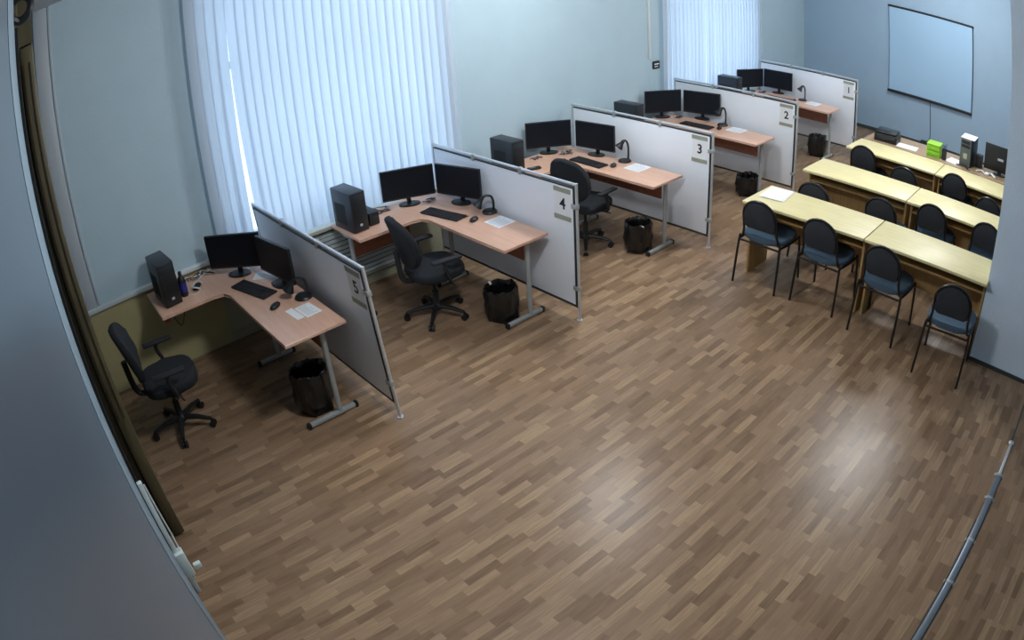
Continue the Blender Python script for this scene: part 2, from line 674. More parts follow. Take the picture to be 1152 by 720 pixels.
# radiator below the near window
t = thing('radiator', 'grey slatted radiator cover on the wall under the near window', 'radiator', (0, 0, 0))
b = B().box((1.72, -0.098, 0.14), (2.82, -0.0085, 0.66), 0.01)
part('body', b, 'radiator', t)
b = B()
for k in range(11):
    z = 0.17 + k * 0.044
    b.box((1.76, -0.106, z), (2.78, -0.0975, z + 0.033), 0.003)
part('grille', b, 'radiator', t)
b = B().box((1.75, -0.0995, 0.155), (2.79, -0.0975, 0.65))  # thin darker sheet drawn as the shade behind the slats
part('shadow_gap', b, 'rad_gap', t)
b = B().tube([(2.94, -0.05, 0.09), (2.94, -0.05, 0.30), (2.90, -0.05, 0.34)], 0.012)
b.tube([(2.88, -0.05, 0.34), (2.93, -0.05, 0.34)], 0.012)
part('pipe', b, 'radiator', t)

# projection screen on the far wall
t = thing('projection_screen', 'large white pull-down projection screen on the far wall', 'projection screen', (XF, 0, 0))
b = B().tube([(-0.04, -1.76, 2.35), (-0.04, -3.48, 2.35)], 0.022, 12)
part('roller_case', b, 'black_matte', t)
b = B().box((-0.052, -3.455, 0.84), (-0.049, -1.775, 2.34))
part('cloth', b, 'screen_cloth', t)
b = B().box((-0.050, -3.468, 0.84), (-0.046, -3.455, 2.34))
b.box((-0.050, -3.468, 2.315), (-0.0485, -1.775, 2.36))
part('black_border', b, 'black_matte', t)
b = B().box((-0.068, -3.475, 0.80), (-0.038, -1.745, 0.845), 0.008)
part('bottom_bar', b, 'black_matte', t)
b = B().tube(bez([(-0.012, -2.60, 0.82), (-0.012, -2.62, 0.6), (-0.012, -2.64, 0.3), (-0.012, -2.64, 0.08)]), 0.006, 6)
tag(part('wall_cable', b, 'cable_black'), 'black cable hanging down the far wall below the projection screen', 'cable').location = (XF, 0, 0)
# conduit and sign on the window wall
b = B().box((6.665, -0.022, 1.49), (6.705, 0.0, ZT), 0.003)
tag(part('cable_conduit', b, 'rail'), 'thin white vertical conduit on the wall left of the far window', 'cable conduit')
b = B().box((6.745, -0.022, 1.345), (6.875, 0.0, 1.445), 0.004)
t = tag(part('wall_switch_box', b, 'black_matte'), 'small black wall box left of the far window', 'switch box')
b = B().box((6.765, -0.0245, 1.40), (6.855, -0.0215, 1.413)).box((6.765, -0.0245, 1.37), (6.835, -0.0215, 1.379))
part('white_marking', b, 'paper', t)

# items on the left wall
t = thing('wall_cable_duct', 'white plastic cable duct with a latch at the low left wall edge', 'cable duct', (-0.45, -2.56, 0))
b = B().box((-0.02, -0.012, 0.0), (0.012, 0.018, 0.88), 0.004)
part('channel', b, 'duct', t)
b = B().box((-0.028, -0.04, 0.17), (0.04, 0.025, 0.36), 0.008)
part('junction_cover', b, 'duct', t)
b = B().box((0.035, -0.03, 0.19), (0.085, 0.0, 0.23), 0.006, mtx=Matrix.Translation((0.02, 0, 0)))
part('latch', b, 'duct', t)
b = B().tube([(0.02, -0.01, 0.12), (0.03, -0.005, 0.5), (0.018, -0.006, 0.86)], 0.005, 6)
part('white_cord', b, 'cable_white', t)
t = thing('cable_coil', 'black coiled cable hanging high in the top left corner', 'cable coil', (-0.44, -2.66, 3.26))
b = B().tube([(0.055 * math.cos(a), 0.0 + 0.01 * math.sin(3 * a), 0.055 * math.sin(a)) for a in [2 * PI * k / 24 for k in range(24)]], 0.02, 8, closed=True)
part('loop', b, 'cable_black', t)
b = B().tube([(-0.06, 0, 0.07), (-0.02, 0, 0.06), (0.0, 0, 0.055)], 0.006, 6)
part('hook', b, 'cable_black', t)


# ------------------------------------------------------------------ numbered dividers
def divider(n, x, yn, yf, lean, label):
    H = 1.19
    t = thing('desk_divider', label, 'divider', (x, 0, 0), 0, 'numbered dividers between the desks', ry=lean)
    b = B().box((-0.009, yn + 0.03, 0.145), (0.009, yf - 0.02, 1.155), 0.002)
    part('panel', b, 'panel', t)
    for y in (yn, yf):
        z0 = 0.0 if lean == 0 else 0.0008
        b = B().tube([(0, y, z0), (0, y, 0.012)], 0.022, 10).tube([(0, y, 0.01), (0, y, H + 0.012)], 0.0125, 10)
        part('post', b, 'chrome', t)
    b = B().tube([(0, yn - 0.005, H), (0, yf + 0.005, H)], 0.0125, 10)
    part('top_rail', b, 'chrome', t)
    b = B().tube([(0, yn, 0.128), (0, yf, 0.128)], 0.01, 8)
    part('bottom_rail', b, 'dark_metal', t)
    L = yf - yn
    b = B().box((-0.012, yn + 0.016, 0.145), (0.012, yn + 0.03, 1.155))
    part('edge_profile', b, 'dark_metal', t)
    b = B().box((-0.011, yn + 0.03, 1.155), (0.011, yf - 0.02, 1.166))
    part('edge_profile', b, 'dark_metal', t)
    for y in (yn + L * 0.34, yn + L * 0.67):
        b = B().box((-0.018, y - 0.018, 1.145), (0.018, y + 0.018, 1.205), 0.006)
        part('clip', b, 'metal', t)
    for z in (1.01, 0.30):
        b = B().box((-0.018, yn - 0.014, z - 0.02), (0.018, yn + 0.05, z + 0.02), 0.006)
        part('clip', b, 'metal', t)
    for z in (1.12, 0.89):
        b = B().box((-0.0125, yn + 0.055, z - 0.019), (-0.0088, yn + 0.24, z + 0.019))
        part('label_tape', b, 'strip', t)
    b = B().box((-0.0101, yn + 0.06, 0.909), (-0.0088, yn + 0.235, 1.101))
    sh = part('number_sheet', b, 'paper', t)
    # facing -X: text x axis runs towards -Y
    mtx = Matrix(((0, 0, -1, -0.0108), (-1, 0, 0, yn + 0.145), (0, 1, 0, 1.004), (0, 0, 0, 1)))
    text_mesh('number', str(n), 0.13, 'ink', sh, mtx)
    return t


divider(5, 1.464, -1.977, -0.142, math.radians(-3.8), 'leaning white divider marked 5, nearest the left wall')
divider(4, 3.256, -1.983, -0.125, 0, 'white framed divider marked 4')
divider(3, 5.153, -1.967, -0.115, 0, 'white framed divider marked 3')
divider(2, 7.076, -1.93, -0.112, 0, 'white framed divider marked 2')
divider(1, 9.387, -1.842, -0.112, 0, 'white framed divider marked 1, farthest from the camera')


# ------------------------------------------------------------------ L-shaped computer desks
def desk(n, x1, yn, xw, yb, label, wing_y=-0.62):
    t = thing('corner_desk', label, 'desk', (x1, 0, 0), 0, 'L-shaped computer desks')
    D = 0.465
    poly = [(xw, yb), (0, yb), (0, yn), (-D, yn), (-D, wing_y - 0.10), (-D - 0.03, wing_y - 0.02), (-D - 0.10, wing_y), (xw, wing_y)]
    if n == 5:
        poly = [(xw, yb), (-0.32, yb), (-0.32, -0.105), (0, -0.105)] + poly[2:]
    poly = list(reversed(poly))
    b = B().prism(poly, 0.725, 0.75, 0.003, 1)
    part('desktop', b, 'beech', t)
    b = B().box((-0.135, yn + 0.16, 0.50), (-0.117, yb - 0.05, 0.724))
    part('modesty_panel', b, 'beech_dark', t)
    if n == 5:
        b = B().box((xw + 0.03, wing_y + 0.06, 0.66), (xw + 0.08, yb - 0.02, 0.725), 0.004)
        part('wall_bracket', b, 'beech_dark', t)
    else:
        b = B().box((xw + 0.06, wing_y + 0.24, 0.50), (-D, wing_y + 0.258, 0.724))
        part('modesty_panel', b, 'beech_dark', t)
    for (px, py, f0, f1, ax) in ((-0.155, yn + 0.09, -0.43, -0.005, 'x'), (-0.155, -0.585, -0.36, -0.005, 'x'), (xw + 0.045, (wing_y + yb) / 2, wing_y + 0.03, yb - 0.02, 'y'))[:2 if n == 5 else 3]:
        b = B().tube([(px, py, 0.03), (px, py, 0.722)], 0.021, 12)
        b.box((px - 0.05, py - 0.05, 0.715), (px + 0.05, py + 0.05, 0.725))
        lg = part('leg', b, 'metal', t)
        if ax == 'x':
            b = B().box((f0 + 0.02, py - 0.02, 0.008), (f1 - 0.02, py + 0.02, 0.042), 0.01)
            cs = [B().box((f0, py - 0.022, 0.0), (f0 + 0.03, py + 0.022, 0.044), 0.008), B().box((f1 - 0.03, py - 0.022, 0.0), (f1, py + 0.022, 0.044), 0.008)]
        else:
            b = B().box((px - 0.02, f0 + 0.02, 0.008), (px + 0.02, f1 - 0.02, 0.042), 0.01)
            cs = [B().box((px - 0.022, f0, 0.0), (px + 0.022, f0 + 0.03, 0.044), 0.008), B().box((px - 0.022, f1 - 0.03, 0.0), (px + 0.022, f1, 0.044), 0.008)]
        part('foot_bar', b, 'metal', lg)
        for c in cs:
            part('foot_cap', c, 'black', lg)
    return t


DX = {5: 1.324, 4: 3.183, 3: 5.015, 2: 6.911, 1: 9.162}
DYN = {5: -1.723, 4: -1.722, 3: -1.715, 2: -1.715, 1: -1.65}
DXW = {5: -1.045, 4: -1.105, 3: -1.10, 2: -1.10, 1: -1.10}
for n in (5, 4, 3, 2, 1):
    desk(n, DX[n], DYN[n], DXW[n], -0.04 if n == 5 else -0.125,
         {5: 'beech corner desk left of the divider marked 5', 4: 'beech corner desk along the divider marked 4', 3: 'beech corner desk along the divider marked 3',
          2: 'beech corner desk along the divider marked 2', 1: 'beech corner desk along the divider marked 1'}[n], wing_y={5: -0.60}.get(n, -0.64))


# ------------------------------------------------------------------ desk equipment
def make_monitor():
    t = thing('computer_monitor', '', 'monitor', group='black monitors on the corner desks')
    # screen faces local -Y; origin at the foot
    Wm, z0, z1 = 0.49, 0.07, 0.355
    b = B().box((-Wm / 2, -0.012, z0), (Wm / 2, 0.016, z1), 0.005)
    b.box((-0.16, 0.014, z0 + 0.05), (0.16, 0.04, z1 - 0.06), 0.012)
    part('casing', b, 'black', t)
    b = B().box((-Wm / 2 + 0.008, -0.0135, z0 + 0.018), (Wm / 2 - 0.008, -0.011, z1 - 0.008))
    part('screen', b, 'screen', t)
    b = B().box((-0.02, 0.035, 0.01), (0.02, 0.06, 0.2), 0.006)
    part('neck', b, 'black', t)
    b = B().prism(superellipse(0.2, 0.13, 28, 2.2), 0.0, 0.014, 0.004, 2, Matrix.Translation((0, 0.015, 0)))
    part('stand_base', b, 'black', t)
    return t


mon = make_monitor()
MON = [  # x, y, z-rotation in degrees, label
    (1.054, -0.411, -42, 'monitor on desk 5 turned to the room, the left one'),
    (1.225, -0.865, -82, 'monitor on desk 5 nearer the divider marked 5'),
    (2.819, -0.298, -23, 'left of the two monitors on the desk by divider 4'),
    (3.130, -0.645, -74, 'right of the two monitors on the desk by divider 4'),
    (4.682, -0.203, -34, 'left of the two monitors on the desk by divider 3'),
    (4.932, -0.645, -82, 'right of the two monitors on the desk by divider 3'),
    (6.678, -0.215, -32, 'left of the two monitors on the desk by divider 2'),
    (6.952, -0.622, -75, 'right of the two monitors on the desk by divider 2'),
    (8.915, -0.20, -25, 'left of the two monitors on the desk by divider 1'),
    (9.185, -0.548, -86, 'right of the two monitors on the desk by divider 1'),
]
for i, (x, y, a, lab) in enumerate(MON):
    if i == 0:
        o = mon
        o['label'] = lab
    else:
        o = dup(mon, (x, y, 0.75), 0, lab)
    ar = math.radians(a)
    # the screen plane passes through (x, y); the foot stands a little behind it
    o.location = (x, y, 0.7505)
    o.rotation_euler = (0, 0, ar)


def make_pc():
    # front faces local -Y; origin at the bottom centre
    t = thing('computer_tower', '', 'computer', group='black computer towers on the corner desks')
    w_, d_, h_ = 0.15, 0.32, 0.355
    b = B().box((-w_ / 2, -d_ / 2, 0), (w_ / 2, d_ / 2, h_), 0.004)
    part('case', b, 'case', t)
    b = B().box((-w_ / 2 + 0.002, -d_ / 2 - 0.012, 0.004), (w_ / 2 - 0.002, -d_ / 2, h_ - 0.002), 0.004)
    part('front_panel', b, 'black', t)
    b = B().box((-w_ / 2 + 0.015, -d_ / 2 - 0.0145, h_ - 0.075), (w_ / 2 - 0.015, -d_ / 2 - 0.011, h_ - 0.03), 0.001)
    part('drive_bay', b, 'case', t)
    b = B().box((-0.012, -d_ / 2 - 0.0145, 0.055), (0.012, -d_ / 2 - 0.0115, 0.075))
    part('front_sticker', b, 'print', t)
    b = B().box((-w_ / 2 - 0.002, -0.06, 0.05), (-w_ / 2 + 0.001, 0.12, 0.24), 0.001)
    for k in range(9):
        b.box((-w_ / 2 - 0.0035, -0.05 + k * 0.018, 0.06), (-w_ / 2 - 0.001, -0.042 + k * 0.018, 0.23))
    part('side_vent', b, 'black_matte', t)
    return t


pc = make_pc()
for i, (x, y, rz, lab) in enumerate((
        (0.425, -0.315, 4, 'black computer tower on the desk left of divider 5'),
        (2.185, -0.325, 2, 'black computer tower beside the radiator on the desk by divider 4'),
        (3.98, -0.335, 1, 'black computer tower on the desk by divider 3, behind divider 4'),
        (5.87, -0.32, 1, 'black computer tower on the desk by divider 2, behind divider 3'),
        (8.15, -0.30, 1, 'black computer tower on the desk by divider 1, behind divider 2'))):
    if i == 0:
        o = pc
        o['label'] = lab
        o.location = (x, y, 0.7505)
        o.rotation_euler = (0, 0, math.radians(rz))
    else:
        dup(pc, (x, y, 0.7505), math.radians(rz), lab)


def make_keyboard():
    t = thing('keyboard', '', 'keyboard', group='black keyboards on the corner desks')
    b = B().box((-0.215, -0.07, 0), (0.215, 0.07, 0.016), 0.006)
    part('body', b, 'black_matte', t)
    b = B()
    for r in range(5):
        y = 0.048 - r * 0.022
        for c in range(18):
            if c in (13, 14) and r == 2:
                continue
            x = -0.2 + c * 0.0225 + (0.008 if c > 13 else 0)
            b.box((x, y - 0.009, 0.0155), (x + 0.0195, y + 0.009, 0.0205))
    part('keys', b, 'key', t)
    return t


def make_mouse():
    t = thing('computer_mouse', '', 'mouse', group='black mice on the corner desks')
    b = B().sphere((0, 0, 0.012), 0.03, 1.0, 1.75, 0.75)
    for v in b.bm.verts:
        v.co.z = max(v.co.z, 0.0)
    part('body', b, 'black', t)
    b = B().tube([(-0.003, 0.028, 0.03), (0.003, 0.028, 0.03)], 0.006, 10)
    part('scroll_wheel', b, 'cable_grey', t)
    return t


kb = make_keyboard()
ms = make_mouse()
# keyboard centre and direction, mouse
KB = [(1.035, -0.775, -74, 1.045, -1.173, 'desk left of divider 5'), (2.865, -0.745, -78, 2.955, -1.061, 'desk by divider 4'),
      (4.70, -0.76, -92, 4.773, -1.032, 'desk by divider 3'), (6.635, -0.765, -88, 6.709, -1.048, 'desk by divider 2'), (8.84, -0.74, -88, 8.90, -0.985, 'desk by divider 1')]
for i, (x, y, a, mx_, my_, lab) in enumerate(KB):
    l1, l2 = 'black keyboard on the ' + lab, 'black mouse on the ' + lab
    if i == 0:
        kb['label'], ms['label'] = l1, l2
        kb.location, kb.rotation_euler = (x, y, 0.7505), (0, 0, math.radians(a))
        ms.location, ms.rotation_euler = (mx_, my_, 0.7505), (0, 0, math.radians(-60))
    else:
        dup(kb, (x, y, 0.7505), math.radians(a), l1)
        dup(ms, (mx_, my_, 0.7505), math.radians(-70), l2)


def make_lamp(h, drop, reach):
    """Small black gooseneck lamp; the head hangs towards local -X."""
    t = thing('desk_lamp', '', 'desk lamp', group='black desk lamps on the corner desks')
    b = B().lathe([(0, 0), (0.066, 0), (0.068, 0.008), (0.06, 0.02), (0.03, 0.027), (0, 0.028)], n=24)
    part('base', b, 'black', t)
    pts = bez([(0.035, 0, 0.018), (0.038, 0, h * 0.45), (0.034, 0, h * 0.75), (0.018, 0, h * 0.95), (-reach * 0.3, 0, h), (-reach * 0.7, 0, h * 0.97 - drop * 0.3), (-reach, 0, h - drop)], 8)
    b = B().tube(pts, 0.0105, 8)
    part('neck', b, 'black', t)
    d = Matrix.Translation((-reach, 0, h - drop)) @ Matrix.Rotation(math.radians(35), 4, 'Y')
    b = B().lathe([(0.0, 0.035), (0.017, 0.033), (0.02, 0.0), (0.03, -0.02), (0.045, -0.055), (0.043, -0.055), (0.027, -0.02), (0, -0.005)], n=18, mtx=d)
    part('lamp_shade', b, 'black', t)
    b = B().lathe([(0.0, -0.006), (0.014, -0.012), (0.019, -0.028), (0.013, -0.042), (0, -0.047)], n=12, mtx=d)
    part('bulb', b, 'chrome_head', t)
    return t


lampA = make_lamp(0.155, 0.045, 0.075)
lampA.location, lampA.rotation_euler = (1.268, -1.199, 0.7505), (0, 0, math.radians(-38))
lampA['label'] = 'low black gooseneck lamp on the desk left of divider 5'
dup(lampA, (3.165, -1.018, 0.7505), math.radians(-36), 'low black gooseneck lamp on the desk by divider 4')
lampB = make_lamp(0.225, 0.03, 0.03)
lampB.location, lampB.rotation_euler = (4.972, -1.015, 0.7505), (0, 0, math.radians(-45))
lampB['label'] = 'upright black gooseneck lamp on the desk by divider 3'
dup(lampB, (6.88, -0.988, 0.7505), math.radians(-45), 'upright black gooseneck lamp on the desk by divider 2')
dup(lampB, (9.08, -1.04, 0.7505), math.radians(-45), 'upright black gooseneck lamp on the desk by divider 1')


def sheet(name, w_, d_, loc, rz, label, group=None, lines=True, z=0.0012):
    o = thing(name, label, 'paper', loc, math.radians(rz), group)
    b = B().box((-w_ / 2, -d_ / 2, 0), (w_ / 2, d_ / 2, z))
    part('page', b, 'paper', o)
    if lines:
        b = B()
        k = -d_ / 2 + 0.025
        while k < d_ / 2 - 0.02:
            b.box((-w_ / 2 + 0.015, k, z), (w_ / 2 - 0.015 - random.uniform(0, 0.05), k + 0.005, z + 0.0003))
            k += 0.016
        part('printed_lines', b, 'print', o)
    return o


G = 'white papers on the corner desks'
sheet('paper_sheet', 0.122, 0.19, (1.203, -1.395, 0.7505), 4, 'larger white sheet on the desk left of divider 5', G)
sheet('paper_sheet', 0.058, 0.19, (1.104, -1.377, 0.7505), 4, 'narrow white slip beside the larger sheet on the desk left of divider 5', G, False)
sheet('paper_sheet', 0.19, 0.20, (3.083, -1.25, 0.7505), 0, 'printed white sheet on the desk by divider 4', G)
sheet('paper_sheet', 0.21, 0.20, (4.90, -1.24, 0.7505), 0, 'printed white sheet on the desk by divider 3', G)
sheet('paper_sheet', 0.20, 0.21, (6.825, -1.225, 0.7505), 0, 'white sheet on the desk by divider 2', G)
sheet('paper_sheet', 0.23, 0.19, (9.03, -1.25, 0.7505), 0, 'white sheet on the desk by divider 1', G)
sheet('paper_sheet', 0.19, 0.14, (1.215, -0.60, 0.7505), -38, 'flat white patch standing in for glare behind the monitors on the desk left of divider 5', G, False)  # thin white piece used as painted glare on the desktop

# bottle and small white adapter on the near desk
t = thing('drink_bottle', 'dark bottle with a blue label beside the computer tower left of divider 5', 'bottle', (0.562, -0.375, 0.7505))
b = B().lathe([(0, 0), (0.032, 0), (0.034, 0.01), (0.034, 0.13), (0.028, 0.15), (0.014, 0.175), (0.013, 0.19), (0, 0.19)], n=20)
part('body', b, 'black', t)
b = B().lathe([(0.0346, 0.04), (0.0352, 0.045), (0.0352, 0.11), (0.0346, 0.115)], n=20)
part('bottle_label', b, 'blue', t)
b = B().lathe([(0.0, 0.205), (0.015, 0.205), (0.016, 0.19), (0.016, 0.18), (0, 0.18)], n=16)
part('cap', b, 'black_matte', t)
t = thing('headset', 'small black and white coiled headset lying beside the dark bottle', 'headset', (0.675, -0.36, 0.7505))
b = B().sphere((0, 0, 0.017), 0.032, 1.1, 0.9, 0.55).sphere((0.03, 0.05, 0.015), 0.03, 1, 1, 0.5)
part('ear_cushion', b, 'black_matte', t)
b = B().tube([(0.06 * math.cos(a) * 0.8 + 0.02, 0.07 * math.sin(a) + 0.01, 0.025 + 0.012 * math.sin(2 * a)) for a in [2 * PI * k / 20 for k in range(16)]], 0.007, 8)
part('head_band', b, 'cable_white', t)
b = B().tube(bez([(0.03, -0.04, 0.006), (-0.02, -0.08, 0.006), (-0.08, -0.06, 0.006), (-0.09, 0.0, 0.006)]), 0.003, 6)
part('cord', b, 'cable_white', t)

# small black items
t = thing('power_backup_box', 'small black box beside the computer tower on the desk by divider 4', 'power box', (2.345, -0.33, 0.7505))
b = B().box((-0.05, -0.13, 0), (0.05, 0.13, 0.12), 0.01)
part('case', b, 'black', t)
b = B().box((-0.03, -0.133, 0.03), (0.03, -0.129, 0.09), 0.001)
part('front_plate', b, 'black_matte', t)
t = thing('phone_handset', 'small black handset lying beside the tower on the desk by divider 3', 'phone', (4.21, -0.47, 0.7505), math.radians(70))
b = B().box((-0.03, -0.07, 0), (0.03, 0.07, 0.022), 0.008)
part('body', b, 'black_matte', t)
b = B().box((-0.02, -0.01, 0.0218), (0.02, 0.05, 0.0228))
part('display', b, 'cable_grey', t)


def cable_tangle(loc, w_, d_, seed, mats, label, n=5):
    rnd = random.Random(seed)
    t = thing('cable_tangle', label, 'cables', loc, 0, 'cable tangles on the corner desks')
    for k in range(n):
        p = [(rnd.uniform(-w_, w_), rnd.uniform(-d_, d_), 0.005 + rnd.uniform(0, 0.02)) for _ in range(5)]
        p.sort(key=lambda q: q[0])
        p[0] = (p[0][0], p[0][1], 0.005)
        p[-1] = (p[-1][0], p[-1][1], 0.005)
        b = B().tube(bez(p, 8), 0.004, 6)
        part('cable', b, mats[k % len(mats)], t)
    return t


cable_tangle((0.78, -0.13, 0.7505), 0.15, 0.06, 1, ['cable_white', 'cable_black', 'cable_grey'], 'tangle of white and black cables along the wall left of the monitors on desk 5', 7)
cable_tangle((2.52, -0.22, 0.7505), 0.13, 0.07, 2, ['cable_grey', 'cable_black'], 'tangle of grey cables between the tower and monitors by divider 4', 6)
cable_tangle((2.96, -0.95, 0.7505), 0.035, 0.02, 3, ['cable_black'], 'short black cable loop behind the mouse by divider 4', 2)
cable_tangle((4.46, -0.22, 0.7505), 0.07, 0.06, 4, ['cable_black', 'cable_grey'], 'cables left of the monitors on the desk by divider 3', 4)
cable_tangle((4.80, -0.36, 0.7505), 0.08, 0.05, 5, ['cable_black', 'cable_grey'], 'cables between the two monitors on the desk by divider 3', 4)
cable_tangle((3.0, -0.36, 0.7505), 0.08, 0.05, 6, ['cable_black', 'cable_grey'], 'cables between the two monitors on the desk by divider 4', 4)
cable_tangle((6.83, -0.36, 0.7505), 0.07, 0.05, 7, ['cable_black', 'cable_grey'], 'cables between the two monitors on the desk by divider 2', 4)
cable_tangle((9.02, -0.36, 0.7505), 0.07, 0.05, 8, ['cable_black', 'cable_grey'], 'cables between the two monitors on the desk by divider 1', 4)
b = B().tube(bez([(0.40, -0.10, 0.72), (0.43, -0.16, 0.58), (0.48, -0.24, 0.46), (0.54, -0.20, 0.52), (0.60, -0.14, 0.64), (0.62, -0.1, 0.72)]), 0.004, 6)
tag(part('hanging_cable', b, 'cable_black'), 'black cable looping down below the desk left of divider 5', 'cable')


# ------------------------------------------------------------------ office chairs
def make_office_chair():
    """Faces local +X; origin on the floor under the gas lift."""
    t = thing('office_chair', '', 'office chair', group='black swivel chairs at the corner desks')
    b = B().prism(superellipse(0.46, 0.46, 28, 3.2), 0.0, 0.085, 0.03, 3, Matrix.Translation((0.02, 0, 0.41)))
    part('seat', b, 'fabric', t)
    # backrest: tall rounded pad, leaning back
    mt = Matrix.Translation((-0.25, 0, 0.755)) @ Matrix.Rotation(math.radians(-14), 4, 'Y') @ Matrix(((0, 0, 1, 0), (1, 0, 0, 0), (0, 1, 0, 0), (0, 0, 0, 1)))
    out = []
    for (x, y) in superellipse(0.46, 0.46, 32, 2.7):
        k = 1.0 - 0.12 * max(0, -y / 0.23) - 0.06 * max(0, y / 0.23)
        out.append((x * k, y))
    b = B().prism(out, -0.03, 0.03, 0.02, 3, mt)
    # gentle forward curve of the sides
    for v in b.bm.verts:
        v.co.x += 0.9 * v.co.y ** 2
    part('backrest', b, 'fabric', t)
    b = B().tube(bez([(0.0, 0, 0.405), (-0.2, 0, 0.40), (-0.275, 0, 0.46), (-0.295, 0, 0.70)], 6), [0.024] * 19, 8)
    part('back_bracket', b, 'black_matte', t)
    b = B().box((-0.09, -0.09, 0.365), (0.11, 0.09, 0.41), 0.012)
    part('mechanism', b, 'black_matte', t)
    b = B().tube([(0.05, -0.05, 0.385), (0.06, -0.24, 0.385), (0.07, -0.27, 0.38)], 0.007, 6)
    part('lever', b, 'black_matte', t)
    for s in (-1, 1):
        pts = bez([(0.03, s * 0.17, 0.412), (0.03, s * 0.25, 0.415), (0.03, s * 0.272, 0.46), (0.0, s * 0.272, 0.56), (0.01, s * 0.27, 0.615)], 5)
        b = B().tube(pts, [0.016] * len(pts), 8)
        b.box((-0.11, s * 0.268 - 0.03, 0.61), (0.15, s * 0.268 + 0.03, 0.634), 0.01)
        part('armrest', b, 'black_matte', t)
    b = B().tube([(0, 0, 0.09), (0, 0, 0.24)], 0.027, 12).tube([(0, 0, 0.24), (0, 0, 0.37)], 0.015, 12)
    part('gas_lift', b, 'black_matte', t)
    b = B().lathe([(0, 0.07), (0.045, 0.07), (0.05, 0.10), (0.03, 0.125), (0, 0.125)], n=16)
    part('hub', b, 'black_matte', t)
    for k in range(5):
        a = 2 * PI * k / 5 + 0.25
        d = Vector((math.cos(a), math.sin(a), 0))
        b = B().tube([d * 0.03 + Vector((0, 0, 0.1)), d * 0.15 + Vector((0, 0, 0.095)), d * 0.26 + Vector((0, 0, 0.072))], [0.024, 0.021, 0.015], 8)
        lg = part('leg', b, 'black', t)
        c = d * 0.265
        nrm = Vector((-d.y, d.x, 0))
        b = B()
        for s in (-1, 1):
            q = c + nrm * 0.014 * s
            b.tube([(q + nrm * 0.01 * s) + Vector((0, 0, 0.027)), (q - nrm * 0.008 * s) + Vector((0, 0, 0.027))], 0.027, 14)
        b.tube([c + Vector((0, 0, 0.03)), c + Vector((0, 0, 0.075))], 0.009, 8)
        part('caster', b, 'black', lg)
    return t


oc = make_office_chair()
oc['label'] = 'black swivel chair by the olive wall left of divider 5'
oc.location, oc.rotation_euler = (0.115, -0.93, 0), (0, 0, math.radians(-6))
oc2 = dup(oc, (2.51, -1.01, 0), math.radians(-10), 'black swivel chair at the desk by divider 4, in front of the radiator')
oc3 = dup(oc, (4.41, -0.97, 0), math.radians(4), 'black swivel chair at the desk by divider 3, half hidden by divider 4')
for o, turn in ((oc, -44), (oc2, 3), (oc3, -11)):      # the star base swivels under the seat
    for c in o.children:
        if c.name.startswith('leg'):
            c.rotation_euler = (0, 0, math.radians(turn))


# ------------------------------------------------------------------ waste bins with black bags
def waste_bin(loc, r, h, label, boxy, seed, rz=0):
    random.seed(seed)
    t = thing('waste_bin', label, 'waste bin', loc, rz, 'bagged waste bins under the desks')
    n = 28
    b = B()
    rings = []

    def rad(a, rr):
        if boxy:
            c, s = abs(math.cos(a)), abs(math.sin(a))
            return rr / max((c ** 5 + s ** 5) ** (1 / 5), 1e-3)
        return rr
    prof = [(0.02, 0.0), (0.86, 0.0), (0.92, 0.1 * h), (0.97, 0.5 * h), (1.0, 0.9 * h), (1.0, h), (0.96, h), (0.93, 0.6 * h), (0.84, 0.02 * h), (0.02, 0.02 * h)]
    for (k, z) in prof:
        rings.append([b.bm.verts.new((rad(a, r * k) * math.cos(a), rad(a, r * k) * math.sin(a), z)) for a in [2 * PI * i / n for i in range(n)]])
    for p, q in zip(rings, rings[1:]):
        for i in range(n):
            b.bm.faces.new((p[i], p[(i + 1) % n], q[(i + 1) % n], q[i]))
    part('basket', b, 'bin', t)
    b = B()
    rings = []
    m = 40
    prof = [(1.04, 0.12 * h), (1.10, 0.32 * h), (1.12, 0.5 * h), (1.10, 0.7 * h), (1.09, 0.92 * h), (1.05, 1.03 * h), (0.98, 1.045 * h), (0.90, 0.96 * h), (0.86, 0.7 * h), (0.8, 0.45 * h), (0.4, 0.36 * h), (0.02, 0.38 * h)]
    for j, (k, z) in enumerate(prof):
        rg = []
        for i in range(m):
            a = 2 * PI * i / m
            wv = 0.05 * math.sin(i * 1.7 + j * 1.1) + 0.04 * math.sin(i * 0.63 + j * 2.3) + random.uniform(-0.03, 0.05)
            kk = k + (wv if k > 0.1 else 0)
            if k >= 0.95:
                kk = max(kk, 1.012 if z < h else 0.97)
            elif k > 0.6:
                kk = min(kk, 0.91)
            rg.append(b.bm.verts.new((rad(a, r * kk) * math.cos(a), rad(a, r * kk) * math.sin(a), z + (random.uniform(-0.012, 0.012) if j else 0.03 * math.sin(i * 0.9)))))
        rings.append(rg)
    for p, q in zip(rings, rings[1:]):
        for i in range(m):
            b.bm.faces.new((p[i], p[(i + 1) % m], q[(i + 1) % m], q[i]))
    part('bin_bag', b, 'bag', t)
    return t


waste_bin((1.075, -1.44, 0), 0.13, 0.33, 'black bagged waste bin under the desk left of divider 5', False, 1)
waste_bin((2.87, -1.45, 0), 0.13, 0.28, 'round black bagged waste bin under the desk by divider 4', False, 2)
waste_bin((4.66, -1.45, 0), 0.125, 0.29, 'round black bagged waste bin under the desk by divider 3', False, 3)
waste_bin((6.775, -1.44, 0), 0.128, 0.23, 'squat black bagged waste bin under the desk by divider 2, behind the exam table', False, 4)
waste_bin((8.975, -1.37, 0), 0.115, 0.29, 'boxy black bagged waste bin under the desk by divider 1', True, 5, 0.2)


